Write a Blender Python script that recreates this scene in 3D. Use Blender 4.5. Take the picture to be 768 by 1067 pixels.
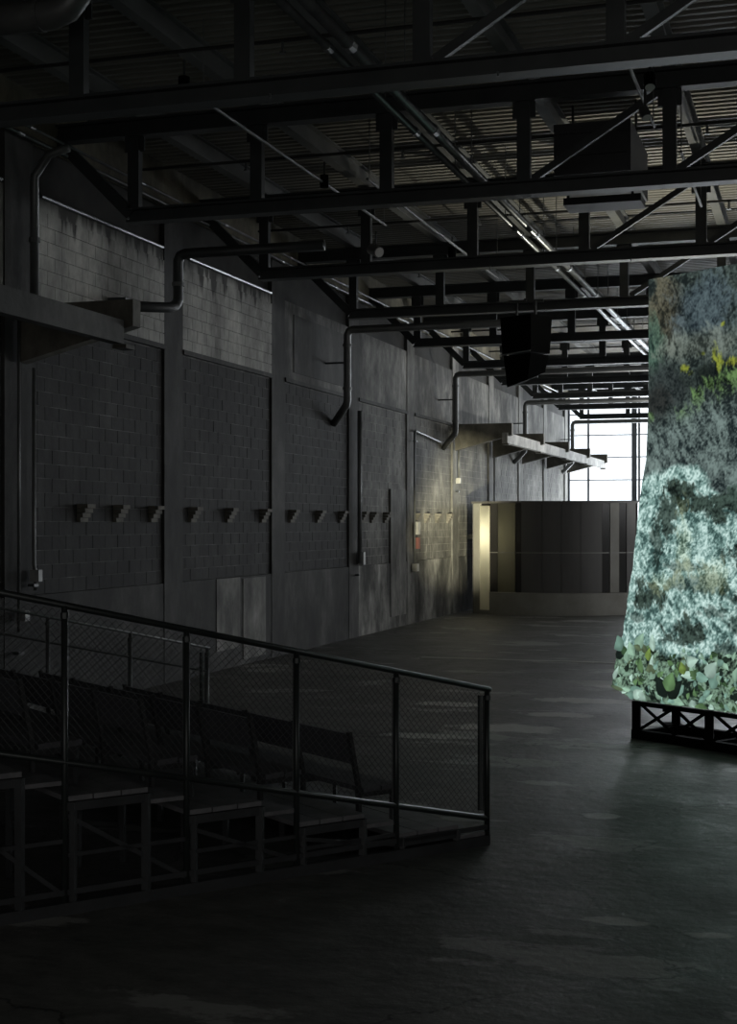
import bpy, math, random
import numpy as np
from mathutils import Vector, Matrix

for o in list(bpy.data.objects):
    bpy.data.objects.remove(o)
S = bpy.context.scene
COL = S.collection
R = math.radians
random.seed(7)

# ------------------------------------------------------------------ camera
CAM_H, YAW, FPX = 2.66, 17.476, 1496.0
cam_d = bpy.data.cameras.new('camera')
cam = bpy.data.objects.new('camera', cam_d)
COL.objects.link(cam)
cam.location = (0, 0, CAM_H)
cam.rotation_euler = (R(90), 0, R(YAW))
cam_d.sensor_fit = 'HORIZONTAL'
cam_d.sensor_width = 36.0
cam_d.lens = 36.0 * FPX / 768.0
cam_d.shift_y = 12.5 / 768.0
cam_d.clip_end = 300
S.camera = cam

# ------------------------------------------------------------------ sky, lamps, exposure
S.view_settings.view_transform = 'Standard'
S.view_settings.look = 'None'
S.view_settings.exposure = 0.0
S.view_settings.gamma = 1.0
S.view_settings.use_curve_mapping = False
W = bpy.data.worlds.new('overcast')
S.world = W
W.use_nodes = True
bg = W.node_tree.nodes['Background']
bg.inputs[0].default_value = (0.93, 0.96, 1.0, 1)
bg.inputs[1].default_value = 2.0

def area(name, loc, rot, sx, sy, radiance, col):
    d = bpy.data.lights.new(name, 'AREA')
    d.shape = 'RECTANGLE'; d.size = sx; d.size_y = sy
    d.energy = radiance * math.pi * sx * sy
    d.color = col
    o = bpy.data.objects.new(name, d); COL.objects.link(o)
    o.location = loc; o.rotation_euler = rot
    return o

def spot(name, loc, target, watt, angle, blend, col, size=.12):
    d = bpy.data.lights.new(name, 'SPOT')
    d.energy = watt; d.spot_size = R(angle); d.spot_blend = blend
    d.color = col; d.shadow_soft_size = size
    o = bpy.data.objects.new(name, d); COL.objects.link(o)
    o.location = loc
    o.rotation_euler = (Vector(target) - Vector(loc)).to_track_quat('-Z', 'Y').to_euler()
    return o

# daylight in the glazed end wall, plus unseen fill areas added at right and behind
area('daylight_end_window', (1.85, 62.9, 4.4), (R(-90), 0, 0), 24.0, 7.6, 8.5, (.93, .96, 1.0))
area('side_fill', (15.3, 41.0, 5.4), (0, R(90), 0), 3.4, 36.0, 1.0, (1.0, .97, .92))  # soft fill for the hall, set in an invented window ribbon
area('rear_fill', (4.0, -7.9, 3.6), (R(90), 0, 0), 18.0, 6.0, .85, (1.0, .975, .94))  # added fill for the near floor and seating; rear wall is solid
# warm work lamps standing behind the printed panel, plus an added far uplight
spot('work_lamp_wall', (-1.9, 19.4, .35), (-10.4, 41.9, 3.0), 56000, 12.5, 1.0, (1.0, .93, .66), .012)
spot('work_lamp_roof', (-1.6, 28.4, .6), (-2.9, 25.4, 8.6), 2600, 64, 1.0, (1.0, .96, .80))
spot('far_roof_fill', (1.5, 46.0, .6), (-3.5, 45.0, 8.6), 5200, 95, .9, (1.0, .99, .95))  # added uplight brightening the far roof deck

# ------------------------------------------------------------------ mesh helpers
class MB:
    def __init__(s): s.v = []; s.f = []
    def add(s, v, f):
        n = len(s.v); s.v += [tuple(p) for p in v]; s.f += [tuple(i + n for i in q) for q in f]; return s
    def box(s, x0, x1, y0, y1, z0, z1):
        return s.add([(x0,y0,z0),(x1,y0,z0),(x1,y1,z0),(x0,y1,z0),(x0,y0,z1),(x1,y0,z1),(x1,y1,z1),(x0,y1,z1)],
                     [(0,3,2,1),(4,5,6,7),(0,1,5,4),(1,2,6,5),(2,3,7,6),(3,0,4,7)])
    def hull8(s, p):
        return s.add(p, [(0,3,2,1),(4,5,6,7),(0,1,5,4),(1,2,6,5),(2,3,7,6),(3,0,4,7)])
    def bar(s, a, b, w, h, up=(0,0,1)):
        """rectangular bar from a to b, w across, h along up"""
        a, b = Vector(a), Vector(b); d = (b - a).normalized(); up = Vector(up)
        if abs(d.dot(up)) > .98: up = Vector((0, 1, 0))
        x = d.cross(up).normalized() * (w / 2); y = x.cross(d).normalized() * (h / 2)
        return s.hull8([a-x-y, a+x-y, b+x-y, b-x-y, a-x+y, a+x+y, b+x+y, b-x+y])
    def tube(s, pts, r, n=8, caps=True):
        pts = [Vector(p) for p in pts]; k = len(pts); v = []; f = []; x = None
        for i, p in enumerate(pts):
            d = (pts[min(i+1, k-1)] - p).normalized() + (p - pts[max(i-1, 0)]).normalized()
            d = d.normalized() if d.length > 1e-6 else Vector((0,0,1))
            if x is None:
                up = Vector((0,0,1)) if abs(d.z) < .9 else Vector((0,1,0)); x = d.cross(up).normalized()
            else: x = (x - d*x.dot(d)).normalized()
            y = d.cross(x)
            v += [p + (x*math.cos(2*math.pi*j/n) + y*math.sin(2*math.pi*j/n))*r for j in range(n)]
        for i in range(k-1):
            for j in range(n):
                f.append((i*n+j, i*n+(j+1) % n, (i+1)*n+(j+1) % n, (i+1)*n+j))
        if caps: f.append(tuple(range(n))[::-1]); f.append(tuple((k-1)*n+j for j in range(n)))
        return s.add(v, f)
    def prism(s, poly, e):
        n = len(poly); e = Vector(e); v = [Vector(p) for p in poly]; v += [p + e for p in v]
        f = [tuple(range(n))[::-1], tuple(range(n, 2*n))] + [(i, (i+1) % n, n+(i+1) % n, n+i) for i in range(n)]
        return s.add(v, f)
    def ibeam(s, a, b, w, h, tf=.03, tw=.03):
        """I section along a-b (horizontal), h tall measured from z of a upwards"""
        a, b = Vector(a), Vector(b); z = Vector((0,0,1))
        s.bar(a + z*tf/2, b + z*tf/2, w, tf); s.bar(a + z*(h-tf/2), b + z*(h-tf/2), w, tf)
        return s.bar(a + z*h/2, b + z*h/2, tw, h - 2*tf)
    def mesh(s, name, org=(0,0,0), smooth=False):
        m = bpy.data.meshes.new(name); ox, oy, oz = org
        m.from_pydata([(x-ox, y-oy, z-oz) for x, y, z in s.v], [], s.f); m.update()
        if smooth:
            for p in m.polygons: p.use_smooth = True
        return m
    def build(s, name, mat, parent=None, label=None, cat=None, group=None, kind=None, org=None, smooth=False):
        if org is None:
            org = tuple(parent['_org']) if parent is not None and '_org' in parent else (0,0,0)
        o = bpy.data.objects.new(name, s.mesh(name, org, smooth)); COL.objects.link(o)
        if mat: o.data.materials.append(mat)
        if parent is not None: o.parent = parent
        elif tuple(org) != (0,0,0): o.location = org
        if parent is not None: o['_org'] = org
        return tag(o, label, cat, group, kind)

def tag(o, label=None, cat=None, group=None, kind=None):
    if label: o['label'] = label
    if cat: o['category'] = cat
    if group: o['group'] = group
    if kind: o['kind'] = kind
    return o

def thing(name, label, cat, loc=(0,0,0), rz=0, group=None):
    o = bpy.data.objects.new(name, None); COL.objects.link(o)
    o.empty_display_size = .1; o.location = loc; o.rotation_euler = (0,0,rz)
    o['_org'] = tuple(loc) if rz == 0 else (0,0,0)
    return tag(o, label, cat, group)

def copy_tree(o, parent=None):
    c = o.copy(); COL.objects.link(c); c.parent = parent
    for ch in [x for x in COL.objects if x.parent == o]: copy_tree(ch, c)
    return c

ORD = ['first','second','third','fourth','fifth','sixth','seventh','eighth','ninth','tenth','eleventh','twelfth']

# ------------------------------------------------------------------ materials
def L(r, g=None, b=None):
    g = r if g is None else g; b = r if b is None else b
    return (r, g, b, 1)

def mat(name, c1, c2=None, rough=.7, metal=0.0, scale=2.0, detail=6, bump=0.0, bscale=None, stretch=(1,1,1), spec=.5, rnd=0.0, world=True, lo=.35, hi=.65, rough2=None, grime=0.0):
    m = bpy.data.materials.new(name); m.use_nodes = True
    nt = m.node_tree; N = nt.nodes; K = nt.links; b = N['Principled BSDF']
    b.inputs['Base Color'].default_value = c1; b.inputs['Roughness'].default_value = rough
    b.inputs['Metallic'].default_value = metal; b.inputs['Specular IOR Level'].default_value = spec
    if c2 is None and bump == 0: return m
    if world:
        g = N.new('ShaderNodeNewGeometry'); src = g.outputs['Position']
    else:
        g = N.new('ShaderNodeTexCoord'); src = g.outputs['Object']
    mp = N.new('ShaderNodeMapping'); mp.inputs['Scale'].default_value = stretch; K.new(src, mp.inputs['Vector'])
    if c2 is not None:
        n = N.new('ShaderNodeTexNoise'); n.inputs['Scale'].default_value = scale; n.inputs['Detail'].default_value = detail
        n.inputs['Roughness'].default_value = .62
        K.new(mp.outputs[0], n.inputs['Vector'])
        r = N.new('ShaderNodeValToRGB'); r.color_ramp.elements[0].position = lo; r.color_ramp.elements[1].position = hi
        r.color_ramp.elements[0].color = c1; r.color_ramp.elements[1].color = c2
        K.new(n.outputs['Fac'], r.inputs[0]); out = r.outputs[0]
        if rough2 is not None:
            mr = N.new('ShaderNodeMapRange'); mr.inputs['From Min'].default_value = lo; mr.inputs['From Max'].default_value = hi
            mr.inputs['To Min'].default_value = rough; mr.inputs['To Max'].default_value = rough2
            K.new(n.outputs['Fac'], mr.inputs['Value']); K.new(mr.outputs[0], b.inputs['Roughness'])
        if rnd:
            oi = N.new('ShaderNodeObjectInfo'); mm = N.new('ShaderNodeMapRange')
            mm.inputs['To Min'].default_value = 1 - rnd; mm.inputs['To Max'].default_value = 1 + rnd
            K.new(oi.outputs['Random'], mm.inputs['Value'])
            hs = N.new('ShaderNodeHueSaturation'); K.new(out, hs.inputs['Color']); K.new(mm.outputs[0], hs.inputs['Value']); out = hs.outputs[0]
        if grime:   # soot and peeling paint in ragged patches, running a little downwards
            for sc, st, a0, a1 in ((.55, (1,1,.7), 1-grime, 1+.35*grime), (3.2, (1,1,.5), 1-.5*grime, 1+.45*grime)):
                gm = N.new('ShaderNodeMapping'); gm.inputs['Scale'].default_value = st; gm.inputs['Location'].default_value = (7, 3, 5); K.new(src, gm.inputs['Vector'])
                gn = N.new('ShaderNodeTexNoise'); gn.inputs['Scale'].default_value = sc; gn.inputs['Detail'].default_value = 9; gn.inputs['Roughness'].default_value = .7
                K.new(gm.outputs[0], gn.inputs['Vector'])
                gr_ = N.new('ShaderNodeMapRange'); gr_.inputs['From Min'].default_value = .40; gr_.inputs['From Max'].default_value = .60
                gr_.inputs['To Min'].default_value = a0; gr_.inputs['To Max'].default_value = a1; K.new(gn.outputs['Fac'], gr_.inputs['Value'])
                gx = N.new('ShaderNodeMix'); gx.data_type = 'RGBA'; gx.blend_type = 'MULTIPLY'; gx.inputs[0].default_value = 1.0
                K.new(out, gx.inputs[6]); K.new(gr_.outputs[0], gx.inputs[7]); out = gx.outputs[2]
        K.new(out, b.inputs['Base Color'])
    if bump:
        n2 = N.new('ShaderNodeTexNoise'); n2.inputs['Scale'].default_value = bscale or scale*6; n2.inputs['Detail'].default_value = 5
        K.new(mp.outputs[0], n2.inputs['Vector'])
        bp = N.new('ShaderNodeBump'); bp.inputs['Strength'].default_value = bump; bp.inputs['Distance'].default_value = .02
        K.new(n2.outputs['Fac'], bp.inputs['Height']); K.new(bp.outputs[0], b.inputs['Normal'])
    return m

M = {}
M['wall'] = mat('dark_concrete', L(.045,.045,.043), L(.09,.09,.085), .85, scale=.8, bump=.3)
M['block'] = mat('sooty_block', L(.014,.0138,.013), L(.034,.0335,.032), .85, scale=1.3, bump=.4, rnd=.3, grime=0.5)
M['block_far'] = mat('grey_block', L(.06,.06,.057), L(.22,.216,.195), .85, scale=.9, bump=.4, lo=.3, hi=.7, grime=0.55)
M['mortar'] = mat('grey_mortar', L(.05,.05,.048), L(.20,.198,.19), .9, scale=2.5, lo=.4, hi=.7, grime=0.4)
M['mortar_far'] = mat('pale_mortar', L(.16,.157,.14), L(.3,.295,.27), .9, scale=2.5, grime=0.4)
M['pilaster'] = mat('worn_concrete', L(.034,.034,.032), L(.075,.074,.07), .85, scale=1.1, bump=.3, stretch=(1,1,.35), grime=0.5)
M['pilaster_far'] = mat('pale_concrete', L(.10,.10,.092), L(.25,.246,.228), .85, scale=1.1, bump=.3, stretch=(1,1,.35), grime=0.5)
M['spandrel'] = mat('pale_painted_concrete', L(.20,.198,.186), L(.56,.555,.515), .85, scale=.8, bump=.4, stretch=(1,1,.6), lo=.3, hi=.66, detail=9, grime=0.35)
M['spandrel_dark'] = mat('stained_concrete', L(.055,.054,.05), L(.25,.246,.225), .85, scale=.9, bump=.4, stretch=(1,1,.55), lo=.38, hi=.7, detail=9, grime=0.65)
def drips(m):
    nt = m.node_tree; N = nt.nodes; K = nt.links; b = N['Principled BSDF']; src = b.inputs['Base Color'].links[0].from_socket
    g = N.new('ShaderNodeNewGeometry'); sx = N.new('ShaderNodeSeparateXYZ'); K.new(g.outputs['Position'], sx.inputs[0])
    mp = N.new('ShaderNodeMapping'); mp.inputs['Scale'].default_value = (0, 2.6, .12); K.new(g.outputs['Position'], mp.inputs[0])
    n = N.new('ShaderNodeTexNoise'); n.inputs['Scale'].default_value = 1.6; n.inputs['Detail'].default_value = 3; K.new(mp.outputs[0], n.inputs['Vector'])
    # soot runs below the ledge: their length follows the noise
    a = N.new('ShaderNodeMapRange'); a.inputs['From Min'].default_value = .44; a.inputs['From Max'].default_value = .72; a.inputs['To Min'].default_value = 7.12; a.inputs['To Max'].default_value = 6.62
    K.new(n.outputs['Fac'], a.inputs['Value'])
    s = N.new('ShaderNodeMath'); s.operation = 'SUBTRACT'; K.new(sx.outputs['Z'], s.inputs[0]); K.new(a.outputs[0], s.inputs[1])
    r = N.new('ShaderNodeMapRange'); r.inputs['From Min'].default_value = -.03; r.inputs['From Max'].default_value = .14; r.inputs['To Max'].default_value = .85; K.new(s.outputs[0], r.inputs['Value'])
    x = N.new('ShaderNodeMix'); x.data_type = 'RGBA'; K.new(r.outputs[0], x.inputs[0]); K.new(src, x.inputs[6]); x.inputs[7].default_value = (.025,.025,.024,1)
    K.new(x.outputs[2], b.inputs['Base Color'])
drips(M['spandrel'])
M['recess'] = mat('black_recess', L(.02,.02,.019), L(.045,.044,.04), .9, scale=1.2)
M['tan'] = mat('lit_beam_concrete', L(.13,.12,.085), L(.22,.205,.15), .85, scale=.7, grime=0.4)  # lighter tone carries the light on the upper concrete beam
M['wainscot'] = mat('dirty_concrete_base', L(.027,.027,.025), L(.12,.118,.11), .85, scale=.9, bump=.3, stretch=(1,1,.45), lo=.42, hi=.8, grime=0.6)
M['wainscot_far'] = mat('lit_stained_concrete_base', L(.06,.06,.055), L(.42,.415,.38), .85, scale=1.0, bump=.3, stretch=(1,1,.5), lo=.42, hi=.72, grime=0.5)  # stains, with the far bay's lit paleness also put into the colour
M['pale_patch'] = mat('pale_render_patch', L(.12,.12,.112), L(.26,.258,.24), .85, scale=1.6, bump=.3, stretch=(1,1,.5), grime=0.5)
M['joint'] = mat('pale_screed', L(.30,.298,.28), L(.45,.447,.42), .7, scale=2.0)
M['corbel'] = mat('corbel_brick', L(.09,.085,.07), L(.17,.16,.135), .85, scale=5)
M['deck'] = mat('galvanised_deck', L(.20,.195,.175), L(.34,.33,.29), .5, metal=.25, scale=.6, stretch=(.4,1,1))
M['steel'] = mat('dark_painted_steel', L(.028,.033,.034), L(.05,.055,.056), .48, scale=1.5)
M['steel_purlin'] = mat('grey_primed_steel', L(.10,.105,.105), L(.16,.165,.16), .55, scale=1.2)
M['pipe'] = mat('steel_pipe', L(.16,.17,.175), L(.26,.27,.27), .32, metal=.75, scale=3)
M['pipe_dark'] = mat('black_pipe', L(.018,.019,.019), L(.035,.036,.035), .5, scale=4)
M['duct'] = mat('grey_drain_pipe', L(.10,.105,.105), L(.15,.155,.15), .42, metal=.3, scale=2)
M['canopy'] = mat('weathered_beam', L(.10,.095,.08), L(.19,.18,.15), .8, scale=1.4, bump=.3, grime=0.4)
M['fascia'] = mat('pale_fascia', L(.25,.245,.225), L(.5,.49,.46), .8, scale=2.2, bump=.3, grime=0.3)  # paler tone for the far beam
M['fascia_near'] = mat('dark_fascia', L(.07,.068,.062), L(.11,.108,.10), .8, scale=1.2, bump=.3, grime=0.4)  # darker tone for the near beam
M['black'] = mat('black_cabinet', L(.0025,.003,.003), L(.0045,.005,.005), .9, scale=6, spec=.05)
M['rubber'] = mat('black_vinyl', L(.08,.082,.092), L(.11,.112,.123), .6, scale=8, world=False)
M['chairmetal'] = mat('chair_tube', L(.05,.053,.058), L(.08,.083,.09), .35, metal=.6, scale=8, world=False)
M['rail'] = mat('green_black_rail', L(.02,.026,.025), L(.04,.046,.045), .38, metal=.3, scale=4)
M['galv'] = mat('galvanised_wire', L(.16,.165,.165), None, .4, metal=.7)
M['plank'] = mat('grey_deck_board', L(.12,.121,.128), L(.19,.19,.198), .6, scale=6, stretch=(1,1,1))
M['scaff'] = mat('black_scaffold', L(.032,.034,.036), L(.052,.055,.058), .45, scale=3)
M['frame'] = mat('window_steel', L(.10,.11,.13), L(.14,.15,.17), .5, scale=3)
M['kiosk'] = mat('smoked_metal', L(.085,.082,.078), L(.12,.117,.112), .42, metal=.1, scale=1.2, stretch=(1,1,.2))
M['kiosk_dark'] = mat('black_glass', L(.022,.021,.02), L(.03,.029,.028), .2, scale=1)
M['kiosk_base'] = mat('grey_metal_plinth', L(.22,.215,.19), L(.29,.285,.255), .45, metal=.1, scale=1.5)
M['kiosk_trim'] = mat('pale_trim', L(.3,.3,.28), None, .4, metal=.5)
M['white'] = mat('white_enamel', L(.6,.6,.57), None, .5)
M['hvac'] = mat('dark_sheet_metal', L(.03,.031,.033), L(.045,.046,.048), .55, scale=1.0)
M['brassbox'] = mat('grey_enamel_box', L(.25,.25,.24), L(.35,.35,.33), .5, scale=8)
M['redbox'] = mat('faded_red_box', L(.16,.06,.05), None, .5)

def translucent(name, c):
    m = bpy.data.materials.new(name); m.use_nodes = True; nt = m.node_tree; N = nt.nodes; N.clear()
    o = N.new('ShaderNodeOutputMaterial'); t = N.new('ShaderNodeBsdfTranslucent'); g = N.new('ShaderNodeBsdfGlossy'); x = N.new('ShaderNodeMixShader')
    t.inputs[0].default_value = c; g.inputs['Roughness'].default_value = .2; x.inputs[0].default_value = .08
    nt.links.new(t.outputs[0], x.inputs[1]); nt.links.new(g.outputs[0], x.inputs[2]); nt.links.new(x.outputs[0], o.inputs[0])
    return m
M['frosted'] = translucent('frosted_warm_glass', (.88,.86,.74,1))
M['reflect_pane'] = translucent('reflection_glass', (.34,.33,.26,1))  # dim see-through glow imitating a reflection on the kiosk front

def clearglass():
    m = bpy.data.materials.new('clear_pane'); m.use_nodes = True; nt = m.node_tree; N = nt.nodes; N.clear()
    o = N.new('ShaderNodeOutputMaterial'); t = N.new('ShaderNodeBsdfTransparent'); g = N.new('ShaderNodeBsdfGlossy'); x = N.new('ShaderNodeMixShader')
    t.inputs[0].default_value = (.95,.97,.98,1); g.inputs['Roughness'].default_value = .03; x.inputs[0].default_value = .06
    nt.links.new(t.outputs[0], x.inputs[1]); nt.links.new(g.outputs[0], x.inputs[2]); nt.links.new(x.outputs[0], o.inputs[0])
    return m
M['pane'] = clearglass()

def floor_mat():
    m = bpy.data.materials.new('worn_concrete_floor'); m.use_nodes = True; nt = m.node_tree; N = nt.nodes; K = nt.links; b = N['Principled BSDF']
    g = N.new('ShaderNodeNewGeometry')
    def noise(sc, det, stretch, ro=.6):
        mp = N.new('ShaderNodeMapping'); mp.inputs['Scale'].default_value = stretch; K.new(g.outputs['Position'], mp.inputs[0])
        n = N.new('ShaderNodeTexNoise'); n.inputs['Scale'].default_value = sc; n.inputs['Detail'].default_value = det; n.inputs['Roughness'].default_value = ro
        K.new(mp.outputs[0], n.inputs['Vector']); return n
    def ramp(n, p0, c0, p1, c1):
        r = N.new('ShaderNodeValToRGB'); e = r.color_ramp.elements; e[0].position = p0; e[0].color = c0; e[1].position = p1; e[1].color = c1
        K.new(n.outputs['Fac'], r.inputs[0]); return r
    def mix(f, a, c, mode='MIX'):
        x = N.new('ShaderNodeMix'); x.data_type = 'RGBA'; x.blend_type = mode
        if isinstance(f, float): x.inputs[0].default_value = f
        else: K.new(f, x.inputs[0])
        K.new(a, x.inputs[6])
        if isinstance(c, tuple): x.inputs[7].default_value = c
        else: K.new(c, x.inputs[7])
        return x.outputs[2]
    base = ramp(noise(.35, 8, (1,1,1)), .3, L(.085,.085,.079), .7, L(.165,.165,.154))
    fine = ramp(noise(4, 10, (.7,1.2,1), .8), .32, L(.35), .72, L(1.45))
    c = mix(1.0, base.outputs[0], fine.outputs[0], 'MULTIPLY')
    # flaked pale patches of old paint, each with its own ragged edge
    pat = ramp(noise(.62, 7, (.6,1.25,1), .68), .575, L(0), .60, L(1))
    c = mix(pat.outputs[0], c, L(.28,.28,.265))
    crk = N.new('ShaderNodeTexVoronoi'); crk.feature = 'DISTANCE_TO_EDGE'; crk.inputs['Scale'].default_value = .33
    wob = noise(1.3, 5, (1,1,1)); addv = N.new('ShaderNodeVectorMath'); addv.operation = 'ADD'
    K.new(g.outputs['Position'], addv.inputs[0]); K.new(wob.outputs['Color'], addv.inputs[1]); K.new(addv.outputs[0], crk.inputs['Vector'])
    cr = N.new('ShaderNodeValToRGB'); cr.color_ramp.elements[0].position = .002; cr.color_ramp.elements[0].color = L(1); cr.color_ramp.elements[1].position = .006; cr.color_ramp.elements[1].color = L(0)
    K.new(crk.outputs['Distance'], cr.inputs[0]); c = mix(cr.outputs[0], c, L(.02))
    # worn spots, plus the lamp streak painted at the panel's base: (x, y, length, width)
    for px, py, a, w in ((-1.30,9.66,.42,.10), (-.68,9.52,.26,.07), (-2.02,19.3,.55,.16), (-3.9,18.4,1.3,.34), (-4.7,17.4,1.1,.2), (-3.5,19.9,1.0,.22), (-3.4,21.6,1.4,.30), (-5.2,20.6,1.0,.25), (-2.9,23.6,1.3,.3), (-1.9,13.1,.35,.12), (-2.7,14.6,.5,.1)):
        mp = N.new('ShaderNodeMapping'); mp.inputs['Location'].default_value = (-px/a, -py/w/2.0, 0); mp.inputs['Scale'].default_value = (1/a, .5/w, 0)
        dv = N.new('ShaderNodeVectorMath'); dv.operation = 'ADD'; nz = noise(4, 6, (1,1,1), .7)
        K.new(g.outputs['Position'], mp.inputs[0]); K.new(mp.outputs[0], dv.inputs[0]); K.new(nz.outputs['Color'], dv.inputs[1])
        sv = N.new('ShaderNodeVectorMath'); sv.operation = 'SUBTRACT'; sv.inputs[1].default_value = (.5,.5,.5); K.new(dv.outputs[0], sv.inputs[0])
        mu = N.new('ShaderNodeVectorMath'); mu.operation = 'MULTIPLY'; mu.inputs[1].default_value = (1,1,0); K.new(sv.outputs[0], mu.inputs[0])
        ln = N.new('ShaderNodeVectorMath'); ln.operation = 'LENGTH'; K.new(mu.outputs[0], ln.inputs[0])
        rr = N.new('ShaderNodeValToRGB'); rr.color_ramp.elements[0].position = .45; rr.color_ramp.elements[0].color = L(1); rr.color_ramp.elements[1].position = .6; rr.color_ramp.elements[1].color = L(0)
        K.new(ln.outputs['Value'], rr.inputs[0]); c = mix(rr.outputs[0], c, L(.46,.46,.44))
    K.new(c, b.inputs['Base Color'])
    rg = N.new('ShaderNodeMapRange'); rg.inputs['To Min'].default_value = .30; rg.inputs['To Max'].default_value = .75
    K.new(noise(.9, 6, (1,1,1)).outputs['Fac'], rg.inputs['Value']); K.new(rg.outputs[0], b.inputs['Roughness'])
    bp = N.new('ShaderNodeBump'); bp.inputs['Strength'].default_value = .5; bp.inputs['Distance'].default_value = .02
    K.new(noise(7, 8, (1,1,1)).outputs['Fac'], bp.inputs['Height']); K.new(bp.outputs[0], b.inputs['Normal'])
    return m
M['floor'] = floor_mat()

# ------------------------------------------------------------------ hall shell
XW, XR, YB, YF, ZR = -10.50, 15.0, -8.0, 62.2, 8.68
floor = MB().box(XW-.4, XR+.4, YB, YF+.4, -.2, 0).build('floor', M['floor'], kind='structure')
tag(floor, 'dark worn concrete floor with pale flaked patches')
MB().box(-7.6, 8, 27.5, 27.72, 0, .006).build('floor_joint', M['joint'], floor, 'pale joint strip across the floor')

wall = MB().box(XW-.4, XW, YB, YF+.4, 0, ZR).build('wall_left', M['wall'], kind='structure')
tag(wall, 'long sooty blockwork wall with concrete pilasters on the left')
PY = [17.2 + 4.9*k for k in range(-1, 10)]          # pilaster centres 12.3 ... 61.3
for k, y in enumerate(PY):
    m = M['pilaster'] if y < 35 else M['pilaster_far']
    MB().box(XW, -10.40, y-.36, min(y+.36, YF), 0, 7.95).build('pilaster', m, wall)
MB().box(XW, -10.46, YB, YF, 7.95, ZR).build('wall_plate', M['tan'], wall, 'pale concrete band under the roof')
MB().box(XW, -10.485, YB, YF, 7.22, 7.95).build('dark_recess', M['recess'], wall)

BL, BH, BD = .40, .2032, .054
bm_ = MB().box(0, BD, .006, BL-.006, .006, BH-.006)
bmesh_full = bm_.mesh('concrete_block')
bmesh_half = MB().box(0, BD, .006, BL/2-.006, .006, BH-.006).mesh('concrete_block')
for me in (bmesh_full, bmesh_half): me.materials.append(M['block'])
def block_cells(y0, y1, z0, z1):
    out = []; rows = int((z1 - z0) / BH)
    for r in range(rows):
        y = y0 - (BL/2 if r % 2 else 0)
        while y < y1 - .05:
            a, b = max(y, y0), min(y + BL, y1)
            if b - a > .08: out.append((a, b, z0 + r*BH))
            y += BL
    return out
count = 0
for k in range(len(PY)-1):
    y0, y1 = PY[k] + .36, PY[k+1] - .36
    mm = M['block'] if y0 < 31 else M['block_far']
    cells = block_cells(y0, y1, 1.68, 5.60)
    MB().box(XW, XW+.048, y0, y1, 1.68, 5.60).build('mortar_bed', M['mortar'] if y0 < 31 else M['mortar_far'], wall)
    stuff = MB()
    for a, b, z in cells:
        w = b - a; dx = random.uniform(-.003, .003)
        if y0 > 16 and count < 296 and (abs(w-BL) < .01 or abs(w-BL/2) < .01):
            o = bpy.data.objects.new('concrete_block', bmesh_full if w > .3 else bmesh_half); COL.objects.link(o)
            o.parent = wall; o.location = (XW + dx, a, z); count += 1
        else:
            stuff.box(XW, XW + BD + dx, a+.006, b-.006, z+.006, z+BH-.006)
    if stuff.v: stuff.build('blockwork', mm, wall, kind='stuff')
    # upper spandrel: blockwork under pale paint in the two near bays, smooth concrete further on
    near = 16 < y0 < 26
    sm = M['spandrel'] if near else M['spandrel_dark']
    sp = MB().box(XW, -10.42, y0, y1, 5.60, 7.22).build('spandrel', sm, wall)
    if near:
        st = MB()
        for a, b, z in block_cells(y0, y1, 5.62, 7.10): st.box(-10.42, -10.40, a+.005, b-.005, z+.005, z+BH-.005)
        st.build('spandrel_blockwork', sm, sp, kind='stuff')
    elif 26 < y0 < 31:
        MB().box(-10.42, -10.405, y0+.55, y1-.35, 5.8, 7.0).build('inset_panel', M['pilaster'], sp)
    MB().box(-10.42, -10.37, y0, y1, 5.56, 5.64).build('ledge', M['pilaster'], sp)
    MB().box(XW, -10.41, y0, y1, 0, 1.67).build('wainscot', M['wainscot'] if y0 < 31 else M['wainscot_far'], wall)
    if k in (0, 1, 2): MB().tube([(-10.36, y0+.15, 7.23), (-10.36, y1-.15, 7.23)], .03, 8).build('ledge_pipe', M['pipe'], wall)
# paler repairs on the wall
MB().box(-10.45, -10.395, 23.9, 25.0, .35, 1.66).box(-10.45, -10.395, 25.15, 26.3, .1, 1.63).build('render_patch', M['pale_patch'], wall, 'pale rendered repair low on the wall')
MB().box(-10.46, -10.39, 34.9, 36.3, .3, 3.55).build('render_patch', M['pilaster_far'], wall, 'tall bricked-up doorway rendered over')
# brick corbels stepping out of the wall
for y in (19.0, 20.13, 21.35, 22.9, 24.5, 26.2, 27.8, 29.45, 31.0, 32.6, 33.4, 34.5, 37.4, 38.4, 39.6, 40.9):
    cb = MB()
    for j in range(4): cb.box(-10.45, -10.43 + .04*(j+1), y-.12, y+.12, 2.69 + j*.068, 2.69 + j*.068 + .06)
    cb.build('brick_corbel', M['corbel'], wall)

# roof: ribbed metal deck on purlins
dk = MB(); pitch = .2; n = int((YF + .4 - YB) / pitch); prof = []
for i in range(n):
    y = YB + i*pitch
    prof += [(y, ZR+.05), (y+.07, ZR+.05), (y+.10, ZR), (y+.17, ZR)]
dv = [(XW-.4, y, z) for y, z in prof] + [(XR+.4, y, z) for y, z in prof]; q = len(prof)
dk.add(dv, [(i, i+1, q+i+1, q+i) for i in range(q-1)])
ceil = dk.build('ceiling', M['deck'], kind='structure'); tag(ceil, 'ribbed galvanised roof deck')
MB().box(XW-.4, XR+.4, YB, YF+.4, ZR+.07, ZR+.25).build('roof_insulation', M['recess'], ceil)
XE, SP = -9.25, 1.86
for i in range(12):
    x = XE + SP*i
    MB().ibeam((x, 4, 8.38), (x, YF, 8.38), .16, .30, .025, .025).build('purlin', M['steel_purlin'], ceil)

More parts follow.
